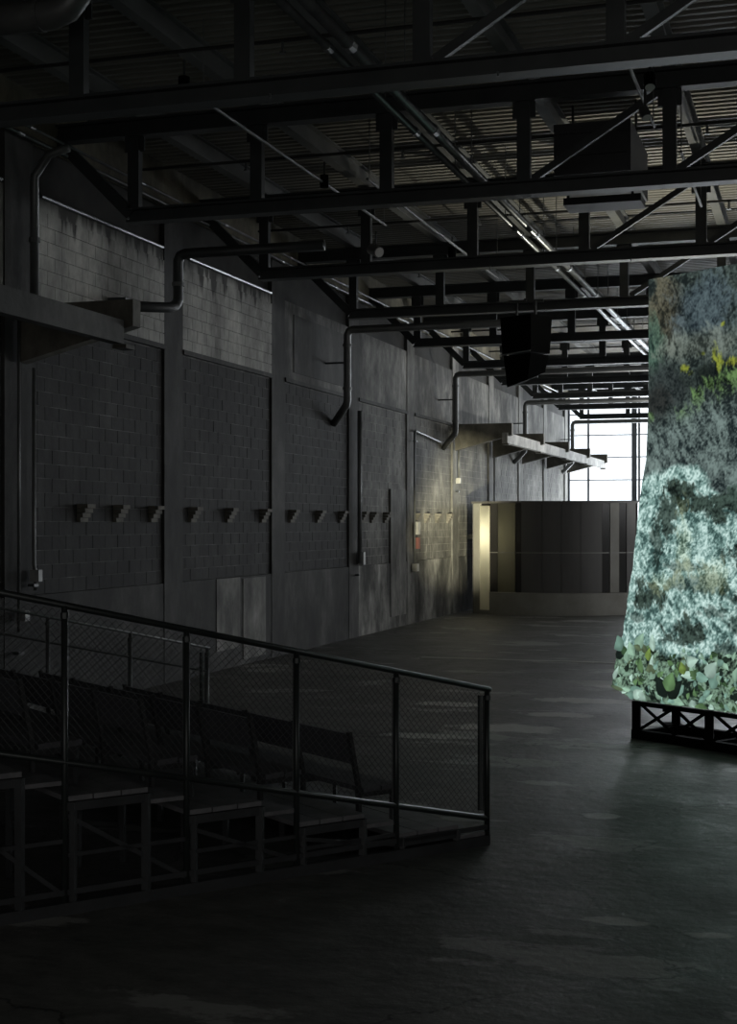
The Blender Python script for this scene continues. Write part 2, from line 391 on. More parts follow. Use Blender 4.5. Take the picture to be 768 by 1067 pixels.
# right and rear walls, outside the picture, with ribbon openings added for fill light
wr = MB()
wr.box(XR, XR+.3, YB, YF+.4, 0, 3.7).box(XR, XR+.3, YB, YF+.4, 7.1, ZR).box(XR, XR+.3, YB, 23, 3.7, 7.1).box(XR, XR+.3, 59, YF+.4, 3.7, 7.1)
wr.build('wall_right', M['wall'], kind='structure')['label'] = 'concrete side wall with a ribbon of openings added for fill light'
MB().box(XW-.4, XR+.3, YB-.3, YB, 0, ZR).build('wall_back', M['wall'], kind='structure')['label'] = 'dark concrete wall behind the seating'
wf = MB().box(XW, XR, YF, YF+.3, 8.2, ZR).box(XW, XR, YF, YF+.3, 0, .5)
wf.build('wall_far', M['wall'], kind='structure')['label'] = 'end wall around the tall glazed window'
win = thing('window_1', 'tall steel-framed window filling the far end of the hall', None, (-10.28, YF, .5)); win['kind'] = 'structure'
xs = [-10.45, -9.60, -7.63, -7.42, -5.0, -3.1, -1.2, .7, 2.6, 4.5, 6.4, 8.3, 10.2, 12.1, 14.9]
zs = [.5, 1.45, 2.4, 3.62, 4.56, 5.54, 6.5, 7.4, 8.2]
for i, x in enumerate(xs):
    w = .11 if i == 2 else .045
    MB().box(x-w, x+w, YF+.02, YF+(.30 if i == 2 else .14), .5, 8.2).build('mullion', M['frame'], win)
for i in range(len(xs)-1):
    for z in zs[1:-1]:
        t = .05 if abs(z-3.62) < .01 else .022
        MB().box(xs[i], xs[i+1], YF+.03, YF+.11, z-t, z+t).build('glazing_bar', M['frame'], win)
    for j in range(len(zs)-1):
        MB().box(xs[i]+.02, xs[i+1]-.02, YF+.06, YF+.07, zs[j]+.02, zs[j+1]-.02).build('pane', M['pane'], win)

# ------------------------------------------------------------------ roof trusses
ZB, NT = 6.91, 10
TY = [13.4 + 4.98*k for k in range(NT)]
for k, y in enumerate(TY):
    where = {0: 'nearest dark steel roof truss, cut by the top of the picture', NT-1: 'last dark steel roof truss in front of the far window'}.get(k, 'dark steel roof truss, %s from the picture top' % ORD[k])
    t = thing('roof_truss', where, 'truss', (XE, y, ZB), group='roof trusses over the hall')
    MB().ibeam((XE-.08, y, ZB), (13.4, y, ZB), .24, .20, .03, .05).build('bottom_chord', M['steel'], t)
    MB().ibeam((XW, y, 8.13), (14.6, y, 8.13), .22, .25, .03, .06).build('top_chord', M['steel'], t)
    for i in range(13):
        x = XE + SP*i
        wp = MB().box(x-.085, x+.085, y-.06, y+.06, ZB+.19, 8.14).build('web_post', M['steel'], t)
        if i >= 3 and i < 12:
            MB().bar((x+.12, y, ZB+.22), (x+SP-.12, y, 8.12), .07, .09, (0,0,1)).build('diagonal_brace', M['steel'], t)
        gp = MB().box(x-.15, x+.15, y-.015, y+.015, 7.92, 8.16)
        gp.build('gusset_plate', M['steel'], wp)
    MB().bar((XE-.05, y, ZB+.12), (XW+.02, y, 8.2), .12, .16, (0,0,1)).build('end_brace', M['steel'], t)
    if k % 2 == 0 or k == 3:
        for x in (-5.2, -2.9): MB().tube([(x, y-.125, ZB+.015), (x, y-.125, ZB-.03)], .012, 6).build('bolt', M['pipe'], t)

# ------------------------------------------------------------------ pipes under the roof
def pipe_thing(name, label, x, z, r, m, rods=True, group=None):
    t = thing(name, label, 'pipe', (x, 8, z), group=group)
    MB().tube([(x, 8, z), (x, 61.5, z)], r, 10).build('pipe_run', m, t, smooth=True)
    y = 9.2
    while y < 60:
        if rods: MB().tube([(x, y, z), (x, y, 8.7)], .009, 5).build('hanger_rod', M['pipe'], t)
        MB().tube([(x, y+1.2, z), (x, y+1.34, z)], r*1.22, 10).build('coupling', m, t)
        y += 3.3
pipe_thing('main_pipe', 'thicker bright steel pipe, right of the pair running under the roof', -4.54, 7.50, .06, M['pipe'])
pipe_thing('main_pipe', 'thinner steel pipe, left of the pair running under the roof', -4.77, 7.50, .045, M['pipe'])
pipe_thing('wall_conduit', 'thin bright conduit running along the top of the left wall', -10.30, 7.93, .03, M['pipe'], rods=False)
pipe_thing('wall_conduit', 'thin conduit below the roof close beside the left wall', -10.12, 7.99, .022, M['pipe'], rods=False)
for k in range(NT):
    y = TY[k] + 2.05
    if y > 60: break
    t = thing('sprinkler_branch', 'thin black sprinkler pipe under the roof, %s from the picture top' % ORD[k], 'pipe', (-10, y, 8.2), group='sprinkler branch pipes')
    MB().tube([(-10.2, y, 8.22), (13, y, 8.22)], .024, 6).build('pipe_run', M['pipe_dark'], t)
    for x in (-8.4, -5.9, -1.5, 1.):
        MB().tube([(x, y, 8.2), (x, y, 8.08)], .02, 6).tube([(x, y, 8.09), (x, y, 8.07)], .045, 6).build('sprinkler_head', M['pipe'], t)
# longitudinal light rods/conduits seen between trusses
for x, z, y0, y1, lab in ((-1.95, 7.55, 14.2, 17.9, 'short bright conduit hanging beside the ceiling spotlights'), (-7.0, 7.7, 15.6, 23.2, 'thin grey conduit sloping off between the second and third trusses'),
                          (-6.0, 7.45, 19.0, 27.5, 'thin pale conduit above the hanging loudspeaker'), (-1.75, 7.55, 19.2, 22.6, 'short pale conduit above the top of the rock panel')):
    t = thing('ceiling_conduit', lab, 'conduit', (x, y0, z))
    MB().tube([(x, y0, z), (x, y1, z)], .022, 8).build('conduit_run', M['duct'], t)
    for y in (y0+.1, y1-.1): MB().tube([(x, y, z), (x, y, 8.7)], .008, 5).build('hanger_rod', M['pipe'], t)

# roof drains: run along a truss, drop down the wall, kick into the pilaster
def drain(y, label, x1, zlow):
    t = thing('drain_pipe', label, 'pipe', (-9.9, y, zlow), group='drain pipes on the left wall')
    MB().tube([(x1, y, 6.92), (-9.78, y, 6.92), (-9.86, y, 6.89), (-9.9, y, 6.80), (-9.9, y, zlow+.12), (-9.93, y+.02, zlow+.02), (-10.4, y+.55, zlow-.34)], .085, 12).build('pipe_run', M['duct'], t, smooth=True)
    for z in (6.55, zlow+.35): MB().tube([(-9.9, y, z), (-9.9, y, z+.06)], .105, 12).build('pipe_collar', M['duct'], t)
    MB().bar((-9.9, y, 6.2), (-10.45, y, 6.2), .03, .04).build('wall_strap', M['steel'], t)
drain(29.9, 'grey drain pipe elbowing down the wall below the fourth truss', -5.6, 5.25)
drain(39.7, 'grey drain pipe bending down just in front of the far canopy', -4.0, 5.2)
drain(49.8, 'grey drain pipe dropping behind the far canopy', -2.0, 5.2)
drain(59.9, 'grey drain pipe crossing the top of the bright window', -2.0, 5.2)
t = thing('drain_pipe', 'dark drain pipe with a bright edge ending over the near canopy', 'pipe', (-9.9, 21.2, 6.2), group='drain pipes on the left wall')
MB().tube([(-7.4, 21.2, 7.02), (-9.76, 21.2, 7.02), (-9.86, 21.2, 6.99), (-9.9, 21.2, 6.9), (-9.9, 21.2, 6.28), (-9.92, 21.14, 6.18), (-9.97, 21.0, 6.13), (-10.2, 20.0, 6.02)], .085, 12).build('pipe_run', M['steel'], t, smooth=True)
MB().box(-10.45, -10.1, 19.75, 20.05, 5.72, 6.12).build('hopper', M['steel'], t)
MB().tube([(-9.9, 21.2, 6.5), (-9.9, 21.2, 6.56)], .105, 12).build('pipe_collar', M['duct'], t)
t = thing('drain_pipe', 'dark drain pipe at the left edge above the near canopy', 'pipe', (-10.22, 17.3, 5.7), group='drain pipes on the left wall')
MB().tube([(-9.7, 17.3, 7.75), (-10.0, 17.3, 7.68), (-10.22, 17.3, 7.4), (-10.22, 17.3, 5.7)], .06, 12).build('pipe_run', M['duct'], t, smooth=True)
MB().tube([(-10.22, 17.3, 6.5), (-10.22, 17.3, 6.56)], .08, 12).build('pipe_collar', M['duct'], t)

t = thing('air_duct', 'round dark duct turning up at the top left corner under the roof', 'duct', (-7.0, 12.6, 7.7))
MB().tube([(-10.4, 12.6, 7.70), (-7.25, 12.6, 7.70), (-7.08, 12.6, 7.75), (-6.98, 12.6, 7.86), (-6.95, 12.6, 8.02), (-6.95, 12.6, 8.66)], .15, 16).build('duct_run', M['duct'], t, smooth=True)
for x in (-8.6, -7.4): MB().tube([(x, 12.6, 7.70), (x+.05, 12.6, 7.70)], .165, 16).build('duct_collar', M['duct'], t)
# wall conduits and boxes
def wall_pipe(label, pts, r, boxes=()):
    t = thing('wall_pipe', label, 'pipe', pts[-1])
    MB().tube(pts, r, 8).build('pipe_run', M['duct'], t, smooth=True)
    for (y, z, w, h, m) in boxes: MB().box(-10.36, -10.22, y-w/2, y+w/2, z-h/2, z+h/2).build('junction_box', M[m], t)
    for p in pts[1:2]: MB().box(-10.36, -10.26, p[1]-.06, p[1]+.06, p[2]-.3, p[2]-.26).build('pipe_clip', M['steel'], t)
wall_pipe('thin bright conduit at the far left edge of the wall', [(-10.3, 17.03, 5.6), (-10.3, 17.03, 1.2)], .022, ((17.12, 1.42, .12, .14, 'brassbox'),))
wall_pipe('bright conduit beside the one at the far left edge', [(-10.3, 17.42, 4.8), (-10.3, 17.42, 2.1), (-10.3, 17.46, 2.0), (-10.3, 17.46, 1.75)], .026, ((17.46, 1.95, .1, .16, 'brassbox'),))
wall_pipe('thick pipe running down the pilaster below the elbowed drain', [(-10.26, 31.9, 5.3), (-10.26, 31.9, 1.75)], .055, ((32.15, 1.85, .16, .3, 'brassbox'),))
wall_pipe('looped conduit with electrical boxes left of the warm-lit bay', [(-10.3, 39.5, 4.99), (-10.3, 36.9, 5.15), (-10.3, 36.8, 5.05), (-10.3, 36.8, 1.45)], .03, ((37.0, 2.55, .2, .34, 'brassbox'), (37.0, 2.15, .16, .3, 'redbox'), (36.85, 1.5, .2, .2, 'brassbox')))
wall_pipe('short conduit on the brightly lit pilaster by the kiosk', [(-10.28, 41.6, 5.0), (-10.28, 41.6, 3.9)], .03, ((41.6, 3.95, .06, .16, 'brassbox'),))
wall_pipe('thin conduit on the wall above the left corner of the kiosk', [(-10.28, 46.5, 4.9), (-10.28, 46.5, 1.0)], .03)
tag(MB().box(-10.45, -10.2, 43.4, 44.1, 2.2, 2.34).build('wall_shelf', M['brassbox']), 'small pale shelf on the wall left of the kiosk', 'shelf')

# ------------------------------------------------------------------ concrete canopies on the left wall
def canopy(label, ys, f0, f1, fm):
    t = thing('wall_canopy', label, 'canopy', (-10.4, ys[0], 4.84))
    for y in ys:
        MB().prism([(-10.34, y-.11, 5.62), (-10.34, y-.11, 4.84), (-8.63, y-.11, 5.27), (-8.63, y-.11, 5.62)], (0, .22, 0)).build('bracket', M['canopy'], t)
    MB().box(-8.90, -8.74, f0, f1, 5.03, 5.34).build('fascia_beam', fm, t)
    for y in ys:
        MB().box(-8.92, -8.72, y-.13, y+.13, 4.98, 5.03).build('bearing_plate', M['canopy'], t)
    return t
canopy('dark cantilevered concrete canopy beam at the left edge of the wall', [7.4, 12.3, 17.2], 3.0, 17.05, M['fascia_near'])
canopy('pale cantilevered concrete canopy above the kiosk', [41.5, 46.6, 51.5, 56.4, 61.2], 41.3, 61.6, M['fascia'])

# ------------------------------------------------------------------ kiosk with a curved front
CX, CY, RK, ZK = -8.0, 44.58, 3.36, 3.31
def arc(a0, a1, r, n=None):
    n = n or max(2, int(abs(a1-a0)/2)+1)
    return [(CX + r*math.sin(R(a0+(a1-a0)*i/n)), CY - r*math.cos(R(a0+(a1-a0)*i/n))) for i in range(n+1)]
def curved(a0, a1, z0, z1, r0, r1):
    m = MB(); o, i = arc(a0, a1, r1), arc(a0, a1, r0); n = len(o)
    v = [(x,y,z0) for x,y in o] + [(x,y,z1) for x,y in o] + [(x,y,z0) for x,y in i] + [(x,y,z1) for x,y in i]
    f = []
    for k in range(n-1):
        f += [(k, k+1, n+k+1, n+k), (2*n+k+1, 2*n+k, 3*n+k, 3*n+k+1), (n+k, n+k+1, 3*n+k+1, 3*n+k), (k+1, k, 2*n+k, 2*n+k+1)]
    f += [(0, n, 3*n, 2*n), (n-1, 3*n-1, 4*n-1, 2*n-1)]
    return m.add(v, f)
kio = thing('kiosk', 'dark curved kiosk with a glowing side pane at the end of the wall', 'kiosk', (CX, 41.3, 0))
curved(-22.9, 57, 0, .65, RK-.3, RK+.03).build('plinth', M['kiosk_base'], kio)
segs = [(-22.9,-18.3,'kiosk_dark'), (-18.3,-8.5,'reflect_pane'), (-8.5,-5.5,'kiosk_dark'), (-5.5,5.1,'kiosk'), (5.1,14.5,'kiosk'), (14.5,24.1,'kiosk'), (24.1,35.5,'kiosk'), (35.5,39.8,'kiosk_dark'), (39.8,45.4,'kiosk_base'), (45.4,50.1,'kiosk_dark'), (50.1,57,'kiosk')]  # dim glass panel and pale strip stand in for reflected light
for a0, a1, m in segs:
    fr = m == 'reflect_pane'
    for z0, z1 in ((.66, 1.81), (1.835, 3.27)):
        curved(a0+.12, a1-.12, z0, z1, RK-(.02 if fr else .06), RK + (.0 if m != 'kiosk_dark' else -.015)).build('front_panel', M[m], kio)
curved(-22.9, 57, 1.81, 1.835, RK-.05, RK+.004).build('seam_trim', M['kiosk_trim'], kio)
curved(-35, 57.5, 3.27, 3.33, RK-.3, RK+.04).build('cap', M['kiosk'], kio)
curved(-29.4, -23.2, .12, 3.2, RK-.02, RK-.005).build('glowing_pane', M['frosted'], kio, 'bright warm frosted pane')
curved(-33.5, -29.4, 0, 3.27, RK-.08, RK+.02).build('jamb', M['kiosk_base'], kio)
curved(-29.4, -22.9, 0, .12, RK-.08, RK+.02).build('sill', M['kiosk_base'], kio)
a0 = arc(-33.5, -33, RK)[0]; a1 = arc(57, 57.5, RK)[0]
MB().box(a0[0]-.04, a0[0]+.02, a0[1], 47.5, 0, 3.30).build('side_wall', M['kiosk'], kio)
MB().box(a1[0]-.02, a1[0]+.04, a1[1], 47.5, 0, 3.30).build('side_wall', M['kiosk'], kio)
MB().box(a0[0], a1[0], 47.45, 47.5, 0, 3.3).build('rear_wall', M['kiosk'], kio)
MB().prism([(x, y, 3.30) for x, y in arc(-33.5, 57, RK-.02, 24)] + [(a1[0], 47.5, 3.30), (a0[0], 47.5, 3.30)], (0,0,.02)).build('roof_sheet', M['kiosk'], kio)
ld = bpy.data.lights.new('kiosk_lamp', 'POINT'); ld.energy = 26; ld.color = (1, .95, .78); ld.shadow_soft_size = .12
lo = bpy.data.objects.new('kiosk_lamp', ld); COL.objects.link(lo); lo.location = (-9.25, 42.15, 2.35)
MB().box(-8.95, -8.9, 42.0, 46.5, .02, 3.2).build('partition', M['white'], kio)

# ------------------------------------------------------------------ hanging loudspeakers and ceiling gear
sp = thing('loudspeaker_cluster', 'black double loudspeaker hanging under the roof trusses', 'loudspeaker', (-5.6, 28.0, 5.4))
def rbox(cx, cy, rz, pts):
    c, s = math.cos(rz), math.sin(rz)
    return [(cx + x*c - y*s, cy + x*s + y*c, z) for x, y, z in pts]
rz = R(-28); sx_, sy_ = -5.55, 28.0
def cab(pts): return rbox(sx_, sy_, rz, [(x*.78, y*.78, z) for x, y, z in pts])
MB().hull8(cab([(-.46,-.38,6.02),(.46,-.38,6.02),(.46,.38,6.02),(-.46,.38,6.02),(-.5,-.42,6.74),(.5,-.42,6.74),(.5,.42,6.74),(-.5,.42,6.74)])).build('upper_cabinet', M['black'], sp)
MB().hull8(cab([(-.34,-.34,5.36),(.30,-.30,5.48),(.34,.34,5.66),(-.40,.34,5.48),(-.44,-.36,5.99),(.44,-.36,5.99),(.44,.36,5.99),(-.44,.36,5.99)])).build('lower_cabinet', M['black'], sp)
for x in (-.3, .3):
    p = cab([(x, 0, 6.72)])[0]
    MB().tube([p, (p[0], p[1], 7.05)], .03, 6).build('rigging_bracket', M['steel'], sp)
p = cab([(-.5,-.43,6.0), (.48,-.43,6.03)])
MB().bar(p[0], p[1], .02, .02).build('link_bar', M['pipe'], sp)
MB().bar((-5.9, 28.0, 7.06), (-5.2, 28.0, 7.06), .06, .06).bar((-5.55, 27.9, 7.08), (-5.55, 28.5, 7.08), .05, .05).build('hanging_bar', M['steel'], sp)

hv = thing('air_unit', 'large dark sheet-metal air unit between the second and third trusses', 'air unit', (-3.0, 20.5, 7.1))
MB().box(-3.5, -2.45, 19.6, 21.6, 7.45, 8.15).build('housing', M['hvac'], hv)
MB().box(-3.42, -2.35, 19.9, 20.45, 7.10, 7.2).build('drip_tray', M['hvac'], hv)
for x in (-3.4, -2.5):
    MB().tube([(x, 20.6, 8.3), (x, 20.6, 8.7)], .02, 6).build('hanger_rod', M['steel'], hv)
    MB().bar((x, 20.2, 7.19), (x, 20.2, 7.5), .04, .04).build('tray_strut', M['steel'], hv)
MB().box(-3.46, -2.5, 19.57, 19.6, 8.0, 8.04).box(-3.46, -2.5, 19.57, 19.6, 7.7, 7.74).build('seam_rib', M['hvac'], hv)

def can_light(label, loc, aim, r, m, lens):
    t = thing('ceiling_spotlight', label, 'spotlight', loc, group='small ceiling spotlights')
    p = Vector(loc); d = Vector(aim).normalized()
    cn = MB().tube([p - d*r*1.6, p + d*r*1.2], r, 12).build('can', m, t, smooth=False)
    MB().tube([p + d*r*1.2, p + d*r*1.25], r*.86, 12).build('lens', lens, cn)
    MB().tube([p, p + Vector((0,0,.3))], .015, 6).build('stem', M['steel'], t)
    MB().bar(p + Vector((-r*1.1,0,.0)), p + Vector((r*1.1,0,.0)), .02, .05).build('yoke', M['steel'], t)
can_light('black can spotlight hanging near the top left of the roof', (-6.93, 15.0, 7.66), (0,0,-1), .065, M['black'], M['black'])
can_light('black can spotlight hanging just above the second truss', (-6.98, 20.0, 7.70), (0,0,-1), .065, M['black'], M['black'])
can_light('pale spotlight clipped below the second truss above the air pipes', (-6.43, 20.8, 6.80), (.7,-.6,-.35), .085, M['duct'], M['white'])
can_light('small spotlight with a white lens below the nearest truss at right', (-1.68, 15.0, 7.22), (.1,-.5,-1), .06, M['black'], M['white'])
can_light('silver angled spotlight below the white-lensed one at right', (-1.9, 16.5, 7.32), (.35,-.5,-1), .055, M['pipe'], M['white'])
can_light('black can spotlight in the third bay left of the loudspeaker', (-6.35, 25.2, 7.55), (0,0,-1), .07, M['black'], M['black'])

# ------------------------------------------------------------------ printed rock panel
rng = np.random.default_rng(11)
def vnoise(x, y, sx, sy, seed):
    g = np.random.default_rng(seed).random((256, 256)); X = x*sx; Y = y*sy
    i, j = np.floor(X).astype(int), np.floor(Y).astype(int); fx, fy = X-i, Y-j; fx = fx*fx*(3-2*fx); fy = fy*fy*(3-2*fy)
    g00, g10, g01, g11 = g[i % 256, j % 256], g[(i+1) % 256, j % 256], g[i % 256, (j+1) % 256], g[(i+1) % 256, (j+1) % 256]
    return (g00*(1-fx)+g10*fx)*(1-fy) + (g01*(1-fx)+g11*fx)*fy
def fbm(x, y, s, seed, oct=5, asp=1.0, gain=.55):
    t = 0; a = 1; n = 0
    for o in range(oct):
        t = t + a*vnoise(x+13.7*o, y+7.1*o, s*2**o, s*asp*2**o, seed+o); n += a; a *= gain
    return t/n
def srgb(r, g, b):
    c = np.array([r, g, b])/255.; return np.where(c <= .04045, c/12.92, ((c+.055)/1.055)**2.4)
LZ = [.47, .61, .89, 1.3, 1.54, 2.09, 2.67, 3.2, 3.45, 4.16, 5.67]
LS = [-.25, -.62, -.55, -.43, -.38, -.27, -.19, -.10, -.04, 0, 0]
P0 = Vector((-2.02, 17.9, 0)); D = Vector((.8097, -.5868, 0)); NN = Vector((-.5868, -.8097, 0)); SMAX = 4.4
NS, NZ = 400, 440
zz = np.linspace(.47, 5.67, NZ); left = np.interp(zz, LZ, LS)
left = left + .022*(fbm(np.zeros(NZ)+3, zz, 7, 91) - .5)*np.clip((3.4-zz)/1.5, 0, 1)*2
tt = np.linspace(0, 1, NS)**1.35
SS = left[:, None] + (SMAX - left[:, None])*tt[None, :]; ZZ = np.repeat(zz[:, None], NS, 1)
def paint(s, z):
    wx = s + .30*(fbm(s, z, 2.2, 5)-.5); wz = z + .30*(fbm(s, z, 2.2, 9)-.5)
    med = fbm(wx, wz, 4.5, 30); fin = fbm(wx*1.3 + .6*wz, wz - .4*wx, 15, 40, 4, .55, .75); gr = .6*vnoise(s, z, 48, 48, 71) + .4*vnoise(s, z, 85, 85, 77)
    rid = lambda f, sd, asp=1.0, a=0.0: 1 - np.abs(2*fbm(wx*math.cos(a)+wz*math.sin(a), wz*math.cos(a)-wx*math.sin(a), f, sd, 3, asp, .5) - 1)*2.6
    C = lambda *a: srgb(*a)[None, None, :]
    w = lambda m: np.clip(m, 0, 1)[..., None]
    def lay(col, lo, hi, tone, m): 
        k = lo*(1-w(tone)) + hi*w(tone); return col + (k-col)*w(m)
    def blob(cs, cz, rs, rz, soft=.5, nz=.5): return np.clip((1 - np.sqrt(((s-cs)/rs)**2 + ((z-cz)/rz)**2) + nz*(med-.5)*2.4 + nz*.9*(fin-.5)*2)/soft, 0, 1)
    hair = np.maximum(rid(11, 60, .35, .6), rid(13, 64, .3, -.7))
    tone = np.clip(.40 + 1.5*(fin-.5) + 1.1*(med-.5) + 1.1*(gr-.5) + .28*(hair-.55), 0, 1)
    col = lay(np.zeros(s.shape + (3,)), C(24,31,31), C(88,102,97), tone, tone*0+1)
    col = lay(col, C(34,34,27), C(106,101,82), tone, blob(.28,5.25,.42,.55)*.8)
    col = lay(col, C(26,36,44), C(86,102,108), tone, blob(.85,5.2,.6,.5)*.85)
    col = lay(col, C(24,42,38), C(86,116,100), tone, blob(.08,4.85,.22,.4)*.8)
    col = lay(col, C(50,57,52), C(126,136,127), tone, blob(.8,4.78,.7,.22)*.75)
    col = lay(col, C(14,20,22), C(60,68,68), tone, blob(.32,4.30,.42,.36)*.9)
    col = lay(col, C(10,16,18), C(36,44,40), tone, blob(1.15,4.40,.75,.20)*1.0)
    col = lay(col, C(12,16,18), C(50,52,50), tone, blob(.15,4.05,.25,.3)*.85)
    for cs, cz, rs, rz_ in ((.60,4.52,.10,.06), (.68,4.46,.06,.06), (.85,4.68,.10,.05), (1.02,4.66,.05,.11), (1.08,4.54,.05,.10), (1.3,4.55,.10,.05), (1.16,5.0,.03,.03), (1.5,4.6,.1,.06), (1.9,4.7,.2,.1)):
        col = lay(col, C(26,36,12), C(140,150,58), np.clip(tone*1.3, 0, 1), blob(cs,cz,rs,rz_,.6,1.0)*.95)
    for cs, cz, rs, rz_ in ((1.25,4.22,.30,.20), (.78,4.14,.10,.2), (.55,3.96,.13,.13), (1.8,4.1,.4,.3), (.05,3.96,.05,.06), (.95,4.3,.1,.08)):
        col = lay(col, C(12,22,12), C(104,136,84), np.clip(tone*1.15, 0, 1), blob(cs,cz,rs,rz_,.6,1.0)*.95)
    k = np.clip((4.02 + .22*s - z)/.30 + .9*(med-.5), 0, 1)
    col = lay(col, C(28,38,40), C(120,138,134), np.clip(tone + .25*(rid(7, 90, .5, .2)-.5), 0, 1), k*.95)
    # bright rock: long creases with paler ribs between them
    c1 = rid(3.2, 110, .5, .9); c2 = rid(7.5, 120, .5, .8); c3 = rid(16, 130, .6, -.5)
    tb = np.clip(.56 + .20*(c1-.45) + .30*(c2-.45) + .36*(c3-.45) + .45*(fin-.5) + 1.25*(gr-.5), 0, 1)
    rock = C(54,80,77)*(1-w(tb*2)) + C(126,160,154)*w(tb*2); rock = rock + (C(204,232,226)-rock)*w((tb-.5)*2)
    edge = 3.25 + .16*np.sin(s*2.6) - .35*np.clip((s-.75)/.5, 0, 1) + .25*(med-.5)
    mk = np.clip((edge - z)/.08, 0, 1); col = col + (rock-col)*w(mk)
    for cs, cz, rs, rz_, a in ((.50,3.06,.20,.07,1), (1.35,2.90,.72,.12,1), (.95,2.83,.2,.07,.8), (.30,2.72,.14,.26,.95), (.15,2.35,.08,.26,.8), (1.42,2.28,.2,.14,1), (1.55,2.05,.16,.18,.9), (.02,1.74,.22,.15,1), (.75,1.95,.4,.09,.7),
                            (.70,1.34,.32,.13,1), (.45,1.24,.2,.07,.9), (1.75,1.8,.4,.2,.9), (1.15,1.22,.25,.08,.8), (1.5,1.45,.3,.12,.8), (2.6,2.4,.7,.3,.9), (3.4,1.7,.6,.3,.9), (-.2,1.5,.15,.06,.7), (.95,1.62,.2,.06,.7), (.55,2.15,.3,.05,.7)):
        col = lay(col, C(14,22,20), C(70,88,80), tb, blob(cs,cz,rs*1.25,rz_*1.3,.35,.9)*a)
    for cs, cz, rs, rz_ in ((.55,2.4,.14,.5), (.2,1.95,.22,.15), (1.0,2.05,.4,.2)): col = lay(col, C(70,88,58), C(196,210,172), tb, blob(cs,cz,rs,rz_,.8,.8)*.38)
    kf = np.clip((1.14 + .2*(med-.5)*2 - z)/.08, 0, 1); col = lay(col, C(12,20,16), C(126,156,134), np.clip(tb*1.5-.45, 0, 1), kf)
    return col
COLS = paint(SS, ZZ)
def bottom(s): return np.where(s < -.25, .47 + (-.25 - s)*.38, .47)
ZG = np.maximum(ZZ, bottom(SS))
verts = [(P0 + D*float(SS[j, i]) + Vector((0,0,float(ZG[j, i])))) for j in range(NZ) for i in range(NS)]
faces = [(j*NS+i, j*NS+i+1, (j+1)*NS+i+1, (j+1)*NS+i) for j in range(NZ-1) for i in range(NS-1)]
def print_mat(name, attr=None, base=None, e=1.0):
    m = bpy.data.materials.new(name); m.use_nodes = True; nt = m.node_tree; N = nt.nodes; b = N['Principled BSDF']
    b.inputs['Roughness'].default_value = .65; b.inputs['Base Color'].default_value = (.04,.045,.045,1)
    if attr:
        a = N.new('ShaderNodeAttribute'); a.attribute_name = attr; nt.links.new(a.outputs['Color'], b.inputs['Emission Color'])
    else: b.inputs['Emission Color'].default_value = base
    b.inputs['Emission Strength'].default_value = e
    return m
M['print'] = print_mat('emissive_rock_print', 'print_colour')  # emission stands in for lamp light falling on the printed board
pan = thing('rock_panel', 'tall panel printed with mossy rock face and leaves', 'panel', tuple(P0))
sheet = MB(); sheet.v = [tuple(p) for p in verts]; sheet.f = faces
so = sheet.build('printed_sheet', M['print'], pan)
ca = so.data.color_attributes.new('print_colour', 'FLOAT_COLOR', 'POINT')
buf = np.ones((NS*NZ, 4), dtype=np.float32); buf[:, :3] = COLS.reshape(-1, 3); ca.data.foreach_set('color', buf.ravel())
# board behind the sheet
outl = [(float(s), float(z)) for s, z in zip(np.interp(LZ[1:], LZ, LS), LZ[1:])]
poly = [(SMAX, .475), (SMAX, 5.665)] + [(s+.03, z) for s, z in reversed(outl)] + [(-.22, .475)]
MB().prism([P0 + D*s - NN*.012 + Vector((0,0,z)) for s, z in poly], -NN*.035).build('backing_board', M['black'], pan)
# leaves standing proud of the print along its foot, emissive in place of lighting
LC = ((140,174,152), (92,124,84), (172,202,188), (56,80,54), (108,132,66), (30,42,34), (84,98,74), (120,156,142), (24,34,30))
lr = random.Random(5)
def leaf(s, z, ln, wd, ang, off, mi):
    m = MB(); c, sn = math.cos(ang), math.sin(ang)
    prof_ = [(0,.0), (.10,.5), (.30,1), (.55,.9), (.8,.45), (1,0)]
    bend = lr.uniform(-.25, .25)
    def P(a, b, o):
        b = b + bend*a*(1-a/ln)*1.2
        ss, z_ = s + a*c - b*sn, z + a*sn + b*c
        z_ = max(z_, .478 + max(0, -.25-ss)*.38); ss = max(ss, float(np.interp(z_, LZ, LS)) - .035)
        return P0 + D*ss + Vector((0,0,z_)) + NN*(off + o)
    mid = [P(a*ln, 0, .02*math.sin(a*3.1)) for a, _ in prof_]
    up = [P(a*ln, w_*wd, .018*w_) for a, w_ in prof_]; dn = [P(a*ln, -w_*wd, .018*w_) for a, w_ in prof_]
    f = []
    for k in range(5): f += [(k, k+1, 6+k+1, 6+k), (k+1, k, 12+k, 12+k+1)]
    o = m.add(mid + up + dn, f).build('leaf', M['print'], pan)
    base = srgb(*LC[mi]); g = lr.uniform(.75, 1.15); side = lr.uniform(.55, 1.0)
    at = o.data.color_attributes.new('print_colour', 'FLOAT_COLOR', 'POINT'); vals = []
    for row, br in ((0, 1.12), (1, side), (2, 1.5-side)):
        for k in range(6):
            q = base*g*br*(.75 + .4*k/5)*lr.uniform(.75, 1.2); vals += [float(q[0]), float(q[1]), float(q[2]), 1.0]
    at.data.foreach_set('color', vals)
    return o
